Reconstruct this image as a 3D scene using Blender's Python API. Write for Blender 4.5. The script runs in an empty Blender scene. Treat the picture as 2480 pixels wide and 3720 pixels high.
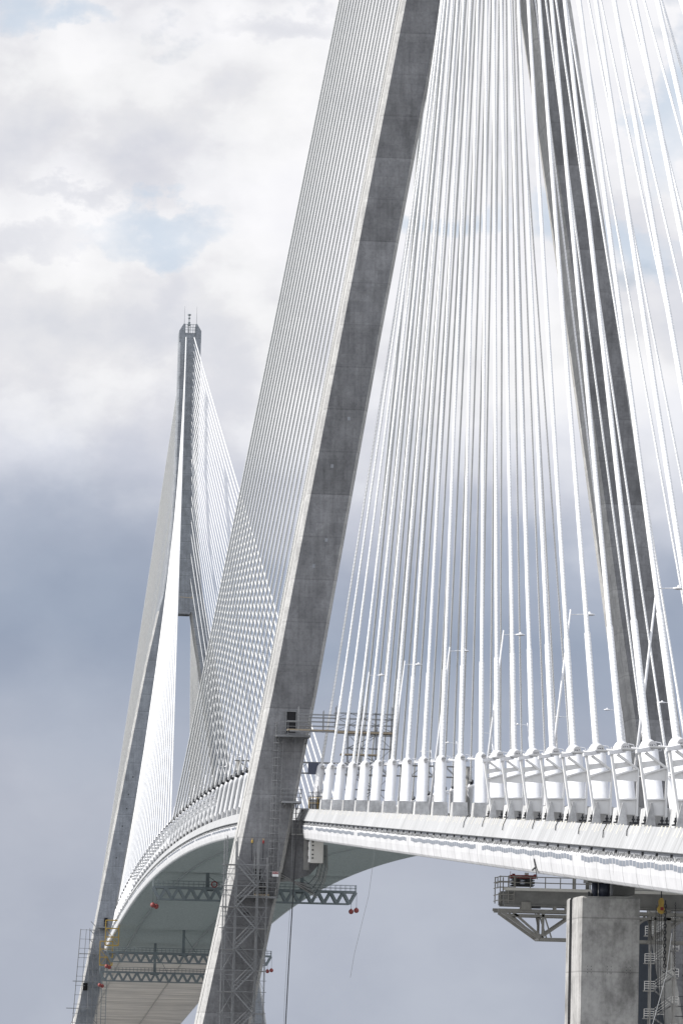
import bpy, math, random
from mathutils import Vector, Matrix
random.seed(11)
scene = bpy.context.scene
col = scene.collection
R = math.radians

# ------------------------------------------------------------------ helpers
class MB:
    """collects shapes, builds ONE mesh object"""
    def __init__(s): s.v = []; s.f = []; s.uv = None
    def add(s, vs, fs):
        b = len(s.v); s.v += [tuple(p) for p in vs]; s.f += [tuple(i + b for i in f) for f in fs]; return s
    def hexa(s, P):   # 8 points: bottom ring 0-3, top ring 4-7
        return s.add(P, [(0,3,2,1),(4,5,6,7),(0,1,5,4),(1,2,6,5),(2,3,7,6),(3,0,4,7)])
    def box(s, x0, x1, y0, y1, z0, z1):
        return s.hexa([(x0,y0,z0),(x1,y0,z0),(x1,y1,z0),(x0,y1,z0),(x0,y0,z1),(x1,y0,z1),(x1,y1,z1),(x0,y1,z1)])
    def beam(s, a, b, w=.1, h=.1, up=(0,0,1)):
        a = Vector(a); b = Vector(b); d = (b-a).normalized(); u = Vector(up)
        if abs(d.dot(u)) > .98: u = Vector((1,0,0))
        r = d.cross(u).normalized()*w/2; u = r.cross(d).normalized()*h/2
        P = [a-r-u, a+r-u, a+r+u, a-r+u, b-r-u, b+r-u, b+r+u, b-r+u]
        return s.add(P, [(0,1,2,3),(7,6,5,4),(0,4,5,1),(1,5,6,2),(2,6,7,3),(3,7,4,0)])
    def tube(s, pts, r, n=8, cap=True):
        pts = [Vector(p) for p in pts]
        rs = r if isinstance(r, (list, tuple)) else [r]*len(pts)
        b = len(s.v); ref = None
        for i, p in enumerate(pts):
            d = (pts[min(i+1,len(pts)-1)]-pts[max(i-1,0)])
            if d.length < 1e-6: d = Vector((0,0,1))
            d.normalize()
            u = Vector((0,0,1)) if abs(d.z) < .95 else Vector((1,0,0))
            a = d.cross(u).normalized(); c = a.cross(d)
            if ref is not None:
                a = (ref - d*ref.dot(d)).normalized(); c = a.cross(d)
            ref = a
            for k in range(n):
                t = 2*math.pi*k/n; q = p+(a*math.cos(t)+c*math.sin(t))*rs[i]; s.v.append(tuple(q))
        for i in range(len(pts)-1):
            for k in range(n):
                k2 = (k+1) % n; o = b+i*n
                s.f.append((o+k, o+n+k, o+n+k2, o+k2))
        if cap:
            s.f.append(tuple(b+k for k in range(n))); s.f.append(tuple(b+(len(pts)-1)*n+k for k in reversed(range(n))))
        return s
    def prism(s, poly, f0, f1):   # poly list of (a,b); f0,f1 map (a,b)->point
        n = len(poly); P = [f0(*q) for q in poly]+[f1(*q) for q in poly]
        return s.add(P, [tuple(range(n)), tuple(reversed(range(n, 2*n)))]+[(i, i+n, (i+1) % n+n, (i+1) % n) for i in range(n)])
    def ball(s, c, r, n=14, m=10):
        return s.tube([(c[0], c[1], c[2]+r*math.cos(math.pi*i/m)) for i in range(m+1)], [max(.001, r*math.sin(math.pi*i/m)) for i in range(m+1)], n, False)
    def build(s, name, mat, parent=None, smooth=False, uv=None):
        me = bpy.data.meshes.new(name); me.from_pydata(s.v, [], s.f); me.update()
        if smooth:
            for p in me.polygons: p.use_smooth = len(p.vertices) <= 4
        if mat: me.materials.append(mat)
        o = bpy.data.objects.new(name, me); col.objects.link(o)
        if parent is not None: o.parent = parent
        return o

def fix_normals(o):
    import bmesh
    bm = bmesh.new(); bm.from_mesh(o.data); bmesh.ops.recalc_face_normals(bm, faces=bm.faces); bm.to_mesh(o.data); bm.free(); return o

def tag(o, label=None, cat=None, group=None, kind=None):
    if label: o['label'] = label
    if cat: o['category'] = cat
    if group: o['group'] = group
    if kind: o['kind'] = kind
    return o
def thing(name, label, cat, loc=(0,0,0), group=None):
    o = bpy.data.objects.new(name, None); o.empty_display_size = .3; col.objects.link(o); o.location = loc
    return tag(o, label, cat, group)
ORD = 'first second third fourth fifth sixth seventh eighth ninth tenth eleventh twelfth thirteenth fourteenth fifteenth sixteenth seventeenth eighteenth nineteenth twentieth twenty-first twenty-second twenty-third twenty-fourth twenty-fifth twenty-sixth twenty-seventh'.split()

# ------------------------------------------------------------------ materials
class N:
    def __init__(s, name):
        s.m = bpy.data.materials.new(name); s.m.use_nodes = True; s.t = s.m.node_tree; s.n = s.t.nodes; s.l = s.t.links
        s.b = s.n['Principled BSDF']
    def new(s, t, **k):
        n = s.n.new(t)
        for a, v in k.items(): setattr(n, a, v)
        return n
    def link(s, a, b): s.l.new(a, b)
    def math(s, op, a, b=None, c=None, clamp=False):
        n = s.new('ShaderNodeMath', operation=op); n.use_clamp = clamp
        for i, x in enumerate((a, b, c)):
            if x is None: continue
            if isinstance(x, (int, float)): n.inputs[i].default_value = x
            else: s.link(x, n.inputs[i])
        return n.outputs[0]
    def mapping(s, vec, scale):
        n = s.new('ShaderNodeMapping'); n.inputs['Scale'].default_value = scale; s.link(vec, n.inputs['Vector']); return n.outputs[0]
    def noise(s, vec, scale, detail=4, rough=.6):
        n = s.new('ShaderNodeTexNoise'); n.inputs['Scale'].default_value = scale; n.inputs['Detail'].default_value = detail; n.inputs['Roughness'].default_value = rough
        if vec is not None: s.link(vec, n.inputs['Vector'])
        return n.outputs['Fac']
    def ramp(s, fac, stops):
        n = s.new('ShaderNodeValToRGB'); e = n.color_ramp.elements
        while len(e) < len(stops): e.new(.5)
        for k, (p, c) in enumerate(stops):
            e[k].position = p; e[k].color = (c, c, c, 1) if isinstance(c, (int, float)) else (*c, 1)
        s.link(fac, n.inputs[0]); return n.outputs[0]
    def mul(s, c, f):
        n = s.new('ShaderNodeMix', data_type='RGBA', blend_type='MULTIPLY'); n.inputs[0].default_value = 1
        for i, x in ((6, c), (7, f)):
            if isinstance(x, tuple): n.inputs[i].default_value = (*x, 1)
            else: s.link(x, n.inputs[i])
        return n.outputs[2]
    def mix(s, fac, a, b):
        n = s.new('ShaderNodeMix', data_type='RGBA')
        if isinstance(fac, (int, float)): n.inputs[0].default_value = fac
        else: s.link(fac, n.inputs[0])
        for i, x in ((6, a), (7, b)):
            if isinstance(x, tuple): n.inputs[i].default_value = (*x, 1)
            else: s.link(x, n.inputs[i])
        return n.outputs[2]
    def bump(s, h, strength=.3, dist=.05):
        n = s.new('ShaderNodeBump'); n.inputs['Strength'].default_value = strength; n.inputs['Distance'].default_value = dist
        s.link(h, n.inputs['Height']); s.link(n.outputs[0], s.b.inputs['Normal'])
    def done(s, c, rough=.7, metal=0.):
        if isinstance(c, tuple): s.b.inputs['Base Color'].default_value = (*c, 1)
        else: s.link(c, s.b.inputs['Base Color'])
        s.b.inputs['Roughness'].default_value = rough; s.b.inputs['Metallic'].default_value = metal
        return s.m

def concrete(name, base, lift=4.9, lo=.62, hi=1.3, panel=True, seam=.72, off=0., tone=.22):
    m = N(name); pos = m.new('ShaderNodeNewGeometry').outputs['Position']
    sp = m.new('ShaderNodeSeparateXYZ'); m.link(pos, sp.inputs[0])
    z = m.math('DIVIDE', m.math('ADD', sp.outputs[2], 100+off), lift)
    fr = m.math('FRACT', z); fl = m.math('FLOOR', z)
    wn = m.new('ShaderNodeTexWhiteNoise', noise_dimensions='1D'); m.link(fl, wn.inputs['W'])
    c = m.ramp(wn.outputs['Value'], [(0, 1-tone*.6), (1, 1+tone*.35)])
    big = m.noise(m.mapping(pos, (.5,.5,.35)), 1., 6, .65)
    c = m.mul(c, m.ramp(big, [(.3, lo), (.52, 1.), (.72, hi)]))
    streak = m.noise(m.mapping(pos, (2.4,2.4,.14)), 1., 4, .6)
    c = m.mul(c, m.ramp(streak, [(.3, .84), (.5, 1.), (.72, 1.1)]))
    fine = m.noise(pos, 3.2, 6, .7)
    c = m.mul(c, m.ramp(fine, [(.28, .76), (.5, 1.), (.75, 1.16)]))
    if panel:   # form panels
        cb = m.new('ShaderNodeCombineXYZ'); m.link(m.math('ADD', sp.outputs[0], sp.outputs[1]), cb.inputs[0]); m.link(sp.outputs[2], cb.inputs[1])
        br = m.new('ShaderNodeTexBrick'); br.offset = .5; m.link(cb.outputs[0], br.inputs['Vector'])
        br.inputs['Scale'].default_value = 1.; br.inputs['Mortar Size'].default_value = .02; br.inputs['Brick Width'].default_value = 1.55; br.inputs['Row Height'].default_value = 1.22
        br.inputs['Color1'].default_value = (.88,.88,.89,1); br.inputs['Color2'].default_value = (1.04,1.04,1.04,1); br.inputs['Mortar'].default_value = (.84,.84,.84,1)
        c = m.mul(c, br.outputs['Color'])
    sm = m.math('LESS_THAN', fr, .028); s2 = m.math('GREATER_THAN', fr, .93)
    c = m.mix(sm, c, m.mul(c, (seam,)*3)); c = m.mix(m.math('MULTIPLY', s2, .4), c, m.mul(c, (1.2,)*3))
    c = m.mul(c, base)
    m.bump(m.math('ADD', m.math('MULTIPLY', fine, .6), m.math('MULTIPLY', big, 1.)), .35, .06)
    return m.done(c, .88)

def plain(name, c, rough=.55, metal=0., var=.12, scale=2., streak=False, bump=.1):
    m = N(name); pos = m.new('ShaderNodeNewGeometry').outputs['Position']
    v = m.mapping(pos, (1,1,.12)) if streak else pos
    n = m.noise(v, scale, 5, .62)
    cc = m.mul(m.ramp(n, [(.25, 1-var), (.75, 1+var*.4)]), c)
    if bump: m.bump(n, bump, .03)
    return m.done(cc, rough, metal)

def cable_mat(name, c):
    m = N(name); uv = m.new('ShaderNodeUVMap').outputs[0]
    sp = m.new('ShaderNodeSeparateXYZ'); m.link(uv, sp.inputs[0])
    w = m.math('SINE', m.math('MULTIPLY', m.math('ADD', m.math('MULTIPLY', sp.outputs[1], 1/.42), sp.outputs[0]), 2*math.pi))
    rib = m.ramp(w, [(.7, 1.), (.95, .76)])
    j = m.math('LESS_THAN', m.math('FRACT', m.math('DIVIDE', sp.outputs[1], 11.8)), .012)
    nn = m.noise(m.mapping(uv, (2,.18,1)), 3., 3, .6)
    cc = m.mul(m.mul(rib, m.ramp(nn, [(.3, .84), (.7, 1.04)])), c)
    cc = m.mix(j, cc, (.6,.6,.58))
    m.bump(w, .35, .02)
    return m.done(cc, .5)

M = {}
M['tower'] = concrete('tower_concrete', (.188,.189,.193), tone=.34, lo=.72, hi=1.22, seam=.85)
M['tower_far'] = concrete('hazed_tower_concrete', (.255,.27,.29), lo=.8, hi=1.12, tone=.1)  # distance haze put into a lighter concrete colour
M['groove'] = plain('groove_shadow_gap', (.09,.09,.092), .9)  # groove darkness put into the colour; the sun reaches its floor
M['side'] = concrete('sun_tinted_concrete', (.43,.425,.41), lo=.8, hi=1.12, tone=.12, seam=.85)  # paler copy of the tower concrete: sunlight put into the colour
M['pier'] = concrete('pier_concrete', (.37,.363,.352), lift=3.35, lo=.45, hi=1.2, panel=False, off=1.2, seam=.75, tone=.1)
M['block'] = concrete('block_concrete', (.46,.46,.455), lift=60., panel=False)
M['white'] = plain('white_steel', (.72,.72,.73), .42, var=.12, scale=1.5, streak=True)
M['offwhite'] = plain('offwhite_steel', (.74,.735,.72), .5, var=.14, scale=1.2, streak=True)
M['cable'] = cable_mat('white_cable_sheath', (.73,.73,.725))
M['cable_far'] = cable_mat('grey_cable_sheath', (.70,.70,.69))
M['dark'] = plain('dark_rubber', (.025,.026,.03), .6)
M['opening'] = plain('dark_interior', (.012,.012,.014), .9)
M['steel'] = plain('galvanised_steel', (.23,.235,.24), .45, .5, .25, 6.)
M['greysteel'] = plain('grey_painted_steel', (.19,.187,.178), .55, var=.25, scale=1.3)
M['girder'] = plain('taupe_painted_girder', (.26,.25,.23), .55, var=.22, scale=2.)
M['truss'] = plain('slate_truss_paint', (.17,.195,.205), .55, var=.2, scale=1.5)
M['red'] = plain('red_ball_paint', (.26,.05,.045), .5, var=.2)
M['redpaint'] = plain('red_machine_paint', (.27,.03,.03), .45, var=.3)
M['yellow'] = plain('yellow_paint', (.42,.28,.06), .6, var=.3)
M['wood'] = plain('scaffold_board', (.34,.28,.2), .8, var=.3, scale=5)
M['beige'] = plain('beige_cabinet_paint', (.62,.6,.56), .5, var=.1)
M['capgrey'] = plain('cap_grey_paint', (.5,.495,.49), .55, var=.1)
M['signwhite'] = plain('sign_white', (.75,.75,.75), .5)
M['sheet'] = plain('blue_grey_sheeting', (.10,.115,.14), .8, var=.25, scale=.5, streak=True)
M['lampwhite'] = plain('white_lamp_paint', (.75,.75,.76), .4)
M['cyl'] = plain('dark_blue_cylinder_paint', (.05,.06,.09), .4)
M['asphalt'] = plain('asphalt', (.05,.05,.05), .9)
M['patch'] = plain('painted_shadow_grey', (.20,.22,.255), .7, var=.15, scale=3)  # painted shade: the edge beam's broken shadow on the fascia
M['stripe'] = plain('cream_repair_stripe', (.62,.59,.5), .8, var=.25, scale=3)
M['channel'] = plain('grey_channel', (.25,.26,.28), .7, var=.25, scale=2.)

def soffit_mat(name, a, b):
    m = N(name); pos = m.new('ShaderNodeNewGeometry').outputs['Position']
    n1 = m.noise(m.mapping(pos, (.5,.04,.2)), 1., 5, .7)
    n2 = m.noise(m.mapping(pos, (2.2,.02,.1)), 1., 3, .7)
    n3 = m.noise(m.mapping(pos, (.02,.14,.1)), 1., 3, .5)
    c = m.mix(n3, a, b)
    c = m.mul(c, m.ramp(n1, [(.3, .8), (.7, 1.12)])); c = m.mul(c, m.ramp(n2, [(.38, .72), (.6, 1.1)]))
    return m.done(c, .6)
M['soffit'] = soffit_mat('green_grey_soffit', (.55,.585,.58), (.60,.615,.605))
M['soffit_far'] = soffit_mat('pale_concrete_soffit', (.66,.62,.57), (.56,.54,.52))
M['rib'] = plain('soffit_rib_paint', (.46,.49,.485), .6, var=.2)
def cornice_mat():
    m = N('streaked_edge_concrete'); pos = m.new('ShaderNodeNewGeometry').outputs['Position']
    n1 = m.noise(m.mapping(pos, (2.2,.1,.12)), 1., 5, .75); n2 = m.noise(m.mapping(pos, (.12,.1,.1)), 1., 4, .6)
    n3 = m.noise(m.mapping(pos, (7.,.1,.3)), 1., 3, .6)
    c = m.mul(m.ramp(n1, [(.3, .74), (.5,.95), (.72, 1.2)]), (.40,.405,.41)); c = m.mul(c, m.ramp(n2, [(.3, .86), (.7, 1.1)])); c = m.mul(c, m.ramp(n3, [(.3,.88),(.7,1.08)]))
    sp = m.new('ShaderNodeSeparateXYZ'); m.link(pos, sp.inputs[0])
    j = m.math('LESS_THAN', m.math('FRACT', m.math('DIVIDE', m.math('ADD', sp.outputs[0], 2000), 5.22)), .016)
    c = m.mix(j, c, m.mul(c, (.6,)*3))
    m.bump(n1, .3, .03); return m.done(c, .85)
M['cornice'] = cornice_mat()
def fascia_mat():
    m = N('white_fascia_sheeting'); pos = m.new('ShaderNodeNewGeometry').outputs['Position']
    n1 = m.noise(m.mapping(pos, (1.6,.1,.12)), 1., 4, .7); n2 = m.noise(m.mapping(pos, (.25,.2,.5)), 1., 3, .5)
    c = m.mul(m.mul(m.ramp(n1, [(.3, .84), (.7, 1.04)]), m.ramp(n2, [(.3,.88),(.7,1.05)])), (.60,.60,.61))
    sp = m.new('ShaderNodeSeparateXYZ'); m.link(pos, sp.inputs[0])
    j = m.math('LESS_THAN', m.math('FRACT', m.math('DIVIDE', m.math('ADD', sp.outputs[0], 2001.3), 5.22)), .03)
    c = m.mix(j, c, m.mul(c, (.5,)*3))
    m.bump(m.math('ADD', n1, n2), .35, .12); return m.done(c, .6)
M['fascia'] = fascia_mat()
def ground_mat(name, a, b, sc):
    m = N(name); pos = m.new('ShaderNodeNewGeometry').outputs['Position']
    return m.done(m.mix(m.noise(pos, sc, 6, .6), a, b), .9)
M['ground'] = ground_mat('bank_earth', (.34,.34,.335), (.28,.285,.28), .05)
def water_mat():
    m = N('river_water'); pos = m.new('ShaderNodeNewGeometry').outputs['Position']
    m.bump(m.noise(pos, .35, 5, .6), .4, .4); return m.done((.17,.19,.19), .25)
M['water'] = water_mat()

# ------------------------------------------------------------------ bridge geometry (metres; X along the bridge, Y to its left, Z up)
L = 755.0
def deck(X):
    if X < 0: return 50.70 + .0531*X
    if X > L: return 50.70 - .0548*(X-L)
    t = X-L/2; return 60.68 - 7.003e-5*t*t
OUT = [(0,32.4),(30,26.7),(50,23.1),(70,19.8),(90,16.5),(110,13.2),(130,9.85),(144,7.1),(150,5.7),(158,4.7),(169,3.9),(180,3.35),(200,3.15),(228,3.15)]
def interp(T, z):
    if z <= T[0][0]: return T[0][1]+(T[1][1]-T[0][1])/(T[1][0]-T[0][0])*(z-T[0][0])
    for (a, b), (c, d) in zip(T, T[1:]):
        if z <= c: return b+(d-b)*(z-a)/(c-a)
    return T[-1][1]
def leg_w(z): return 4.9+(130-z)*.0025 if z > 89 else min(5.9, 5.0+(89-z)*.011)
def leg_t(z): return max(8.3, 8.6+(130-z)*.014 + max(0, 70-z)*.02)

def make_tower(name, label, X0, dz, mat, far):
    t = thing(name, label, 'bridge tower', (X0, 0 if far else .33, 0))
    def sect(z, sgn, yi, yo, T):   # cross-section with chamfered corners and a groove down the outer face
        c = .42; g = .55; h = T/2
        P = [(-h+.8, yi), (-h, yi+.4), (-h, yo-c), (-h+c, yo), (-.5, yo), (-.42, yo-g), (.3, yo-g), (.38, yo), (h-c, yo), (h, yo-c), (h, yi)]
        return [(x, sgn*y, z) for x, y in P]
    zs = [-2]+[10*i for i in range(1, 13)]+[130, 137, 144.5]
    for sgn in (1, -1):
        mb = MB(); n = 11
        for k, z in enumerate(zs):
            zz = z+dz if z > 0 else -2
            zt = zz-dz
            yo = interp(OUT, zt); yi = yo-leg_w(zt)
            if z == 144.5: yi = 2.35
            mb.v += sect(zz, sgn, yi, yo, leg_t(zt))
        for k in range(len(zs)-1):
            for i in range(n):
                j = (i+1) % n; a = k*n
                mb.f.append((a+i, a+j, a+n+j, a+n+i))
        mb.f.append(tuple(range(n))); mb.f.append(tuple(range((len(zs)-1)*n, len(zs)*n)))
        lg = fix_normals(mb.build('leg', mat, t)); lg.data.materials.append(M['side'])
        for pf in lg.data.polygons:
            if abs(pf.normal.y) > .35: pf.material_index = 1  # both leg sides lightened by colour, as if better lit
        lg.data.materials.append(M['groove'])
        for k in range(len(zs)-1):
            for i in (4, 5, 6): lg.data.polygons[k*11+i].material_index = 2
        # small ducts and openings on the face that looks down the approach
        if sgn > 0:
            d = MB()
            hs = [(-.9, z) for z in (64+dz, 67+dz, 75.5+dz, 81+dz)] if not far else [(-.3, z) for z in (74,78,83,88,92,97)]
            for i, (o, z) in enumerate(hs):
                yo = interp(OUT, z-dz)-leg_w(z-dz)/2+o*(.6 if i % 2 else -.4); h = leg_t(z-dz)/2
                MB().box(-h-.03, -h+.05, yo-.16, yo+.16, z-.2, z+.2).build('vent', M['channel'] if not far else M['dark'], lg)
            if not far:
                for z in (34.2, 34.55, 29.2, 27.4, 38.6):
                    MB().box(-leg_t(30)/2-.16, -leg_t(30)/2+.15, 24.9+(38-z)*.13, 25.5+(38-z)*.13, z-.13, z+.1).build('vent', M['dark'], lg)
    # mast
    mb = MB(); ms = [144.5,150,158,169,180,200,222.5]; n = 10
    for z in ms:
        yo = interp(OUT, z); h = leg_t(z)/2; c = .42
        mb.v += [(x, y, z+dz) for x, y in ((-h,-yo+c),(-h,yo-c),(-h+c,yo),(h-c,yo),(h,yo-c),(h,-yo+c),(h-c,-yo),(-h+c,-yo))]
    n = 8
    for k in range(len(ms)-1):
        for i in range(n):
            j = (i+1) % n; a = k*n; mb.f.append((a+i,a+j,a+n+j,a+n+i))
    mb.f.append(tuple(range(n))); mb.f.append(tuple(range((len(ms)-1)*n, len(ms)*n)))
    ma = fix_normals(mb.build('mast', mat, t))
    # prongs at the head, with a notch between them
    pr = MB(); z0 = 222.5+dz
    for s in (1, -1):
        for x0, x1 in ((-4.15, 4.15),):
            pr.prism([(1.55,z0),(3.15,z0),(3.15,z0+3.2),(1.95,z0+5.2),(1.55,z0+5.2)], lambda a, b: (x0, s*a, b), lambda a, b: (x1, s*a, b))
    pr.box(-3.9, 3.9, -1.54, 1.54, z0, z0+2.6)
    fix_normals(pr.build('head_prong', mat, ma))
    rl = MB()
    for z in (3.4, 4.2, 5.0): rl.tube([(-4.2,-1.6,z0+z),(-4.2,1.6,z0+z)], .07, 6)
    for y in (-1.5,-.75,0,.75,1.5): rl.tube([(-4.2,y,z0+2.5),(-4.2,y,z0+5.1)], .07, 6)
    rl.build('guard_rail', M['truss'], t)
    b = MB()
    b.tube([(-1,.3,z0+2.6),(-1,.3,z0+8.4)], .12, 8)
    for z, r in ((5.4,.5),(6.0,.36),(7.3,.34),(8.3,.46)): b.tube([(-1,.3,z0+z-.2),(-1,.3,z0+z+.2)], r, 10)
    b.build('beacon', M['truss'], t)
    for y in (1.75, -1.75): MB().tube([(-3,y,z0+5),(-3,y,z0+10.5)], [.07,.02], 6).build('lightning_rod', M['steel'], t)
    # soffit lip of the fork
    lp = MB()
    for x in range(5): lp.box(-4.6+x*1.9, -4.3+x*1.9, -2.25, 2.25, 143.95+dz, 144.45+dz)
    for y in (-1.8,-.6,.6,1.8): lp.box(-4.42, -4.2, y-.1, y+.1, 143.7+dz, 144.3+dz)
    lp.build('fork_bracket', M['channel'], t)
    # corbels carrying the deck
    for s in (1, -1):
        c = MB()
        c.prism([(21.6,49.2),(16.6,49.2),(16.5,46.2),(16.9,44.4),(17.9,43.2),(19.6,42.6),(22.6,42.3)], lambda a, b: (-3.4, s*a, b), lambda a, b: (3.4, s*a, b))
        fix_normals(c.build('corbel', mat, t))
    return t

near = make_tower('bridge_tower', 'dark grey concrete tower leg pair nearest the camera, scaffolded, running out of the top', 0, 14, M['tower'], False)
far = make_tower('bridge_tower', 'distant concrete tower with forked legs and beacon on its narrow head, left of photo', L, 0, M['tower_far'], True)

# ------------------------------------------------------------------ decks
def loft(xs, prof, mat, name, parent, closed=False, smooth=False):
    mb = MB(); n = len(prof)
    for x in xs:
        z = deck(x); mb.v += [(x, y, z+dz) for y, dz in prof]
    for k in range(len(xs)-1):
        for i in range(n if closed else n-1):
            j = (i+1) % n; a = k*n; mb.f.append((a+i, a+j, a+n+j, a+n+i))
    if closed: mb.f.append(tuple(range(n))); mb.f.append(tuple(range((len(xs)-1)*n, len(xs)*n)))
    o = mb.build(name, mat, parent, smooth)
    return fix_normals(o) if closed else o
def frange(a, b, s):
    n = max(1, int(round((b-a)/s))); return [a+(b-a)*i/n for i in range(n+1)]
def make_deck(label, x0, x1, step, sofmat, detail, rib_step):
    t = thing('bridge_deck', label, 'bridge deck', ((x0+x1)/2, 0, 0))
    t.location = (0, 0, 0)
    xs = frange(x0, x1, step)
    loft(xs, [(-18.7,-.02),(18.7,-.02),(18.7,-3.1),(-18.7,-3.1)], M['asphalt'], 'roadway', t, True)
    for s in (1, -1):
        P = [(18.55,.02),(18.8,.02),(19.35,-1.28),(19.2,-1.34),(18.72,-1.34),(18.72,-.2)]
        loft(xs, [(s*a, b) for a, b in P], M['cornice'], 'edge_beam', t, True)
        loft(xs, [(s*a, b) for a, b in [(18.74,-1.36),(19.08,-1.36),(19.08,-1.62),(18.74,-1.62)]], M['channel'], 'channel', t, True)
        P = [(18.75,-1.63),(19.22,-1.63),(19.34,-1.9),(19.30,-2.6),(19.2,-3.2),(19.08,-3.36),(18.9,-3.42),(18.72,-3.40)]
        fa = loft(xs, [(s*a, b) for a, b in P], M['fascia'], 'fascia', t, True)
        if s > 0 and detail:
            st = MB(); pt = MB(); ch = MB(); sl = MB(); x = x0+1
            k = 0
            while x < x1-1:
                z = deck(x)
                if detail > 1 and (k % 4) != 3 and random.random() < .93:
                    l = random.uniform(.42, .62); u = lambda q: (18.75+.6*q/1.4+.012, z+.12-q)
                    a0 = u(.03); a1 = u(l); 
                    st.add([(x,*a0),(x+.45,*a0),(x+.45,*a1),(x,*a1)], [(0,1,2,3)])
                x += 1.3; k += 1
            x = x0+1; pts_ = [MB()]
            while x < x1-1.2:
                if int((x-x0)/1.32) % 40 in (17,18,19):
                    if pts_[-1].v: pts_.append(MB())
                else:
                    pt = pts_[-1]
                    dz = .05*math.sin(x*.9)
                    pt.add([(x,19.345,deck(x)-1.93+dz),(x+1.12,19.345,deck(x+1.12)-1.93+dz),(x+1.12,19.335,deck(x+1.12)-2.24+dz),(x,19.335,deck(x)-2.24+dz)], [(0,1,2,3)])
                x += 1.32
            x = x0+2
            while x < x1-1: 
                ch.tube([(x,19.07,deck(x)-1.5),(x,19.2,deck(x)-1.5)], .11, 8); x += 5.1
            x = x0+1
            while x < x1-1:      # lacing that ties the sheeting up
                z = deck(x); w = random.uniform(.25,.5)
                sl.tube([(x,19.25,z-1.5-random.random()*.1),(x+w*.5,19.3,z-1.68-random.random()*.14),(x+w,19.25,z-1.55)], .022, 4, False); x += w+.12
            if st.v: tag(st.build('repair_stripe', M['stripe'], t), kind='stuff')
            for pm in pts_: pm.build('shadow_strip', M['patch'], fa)  # grey plates drawn in as the edge beam's shadow row
            tag(ch.build('stud', M['dark'], t), kind='stuff'); tag(sl.build('lacing', M['steel'], t), kind='stuff')
            # torn seams
            tr = MB(); x = x0+7
            while x < x1-5:
                if random.random() < .38:
                    z = deck(x); tr.add([(x,19.345,z-1.85),(x+.14,19.345,z-1.85),(x+.02,19.29,z-2.5-random.random()*.5)], [(0,1,2)])
                x += 5.22
            tag(tr.build('torn_seam', M['dark'], fa), kind='stuff')
    so = loft(xs, [(-18.8,-3.12),(18.8,-3.12),(18.8,-3.3),(-18.8,-3.3)], sofmat, 'soffit', t, True)
    rb = MB(); x = x0+rib_step
    while x < x1:
        z = deck(x)-3.3; rb.box(x-.09, x+.09, -18.7, 18.7, z-.16, z+.1); x += rib_step
    rb.build('cross_rib', M['rib'] if sofmat is M['soffit'] else sofmat, t)
    for y in (13.6, -4.5):
        loft(xs, [(y-.2,-3.28),(y+.2,-3.28),(y+.12,-3.56),(y-.12,-3.56)], M['truss'] if sofmat is M['soffit'] else M['girder'], 'stringer', t, True)
    return t
near_deck = make_deck('near approach deck, streaked grey edge over white fascia, sloping across the right', -470, 1.5, 4, M['soffit'], 2, 2.6)
main_deck = make_deck('arched main span deck with green grey underside between the two towers', 6, L-6, 5, M['soffit'], 1, 2.6)
far_deck = make_deck('pale approach deck descending beyond the distant tower, seen from beneath', L+6, L+520, 8, M['soffit_far'], 0, 4.5)
for x0, x1, p, lb in ((1.5, 5.99, near, ''), (L-6.0, L+5.99, far, '')):
    b = MB(); b.box(x0+.02, x1-.02, -16.4, 16.4, 47.5, 50.6); o = b.build('deck_link', M['greysteel'], p); o.location = (-p.location.x, -p.location.y, 0)

# hanging dark strap and cables on the near fascia
g = 'ropes hanging over the concrete deck edge'
for i, x in enumerate((-252, -243, -232, -221, -209, -193, -180, -168)):
    z = deck(x); l = random.uniform(.6, .95); w = random.uniform(-.5,.6)
    o = MB().tube([(x,18.7,z+.2),(x+w*.2,18.83,z+.1),(x+w*.6,18.83+l*.22,z-l*.5+.1),(x+w*.3-1.1*l,18.83+l*.43,z-l+.12)], .032, 5).build('hanging_rope', M['dark'])
    tag(o, 'short dark rope hanging over the streaked deck edge, %s from the right frame border' % ORD[i], 'rope', g)
o = MB().add([(-213.2,19.36,36.95),(-212.7,19.36,36.95),(-213.9,19.25,35.55),(-214.4,19.25,35.55)], [(0,1,2,3)]).tube([(-213.9,19.4,36.3),(-212.7,19.4,36.2)], .06, 6).build('clamp_bar', M['dark'])
tag(o, 'dark vertical clamp bar fixed on the white fascia above the pier', 'clamp')

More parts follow.
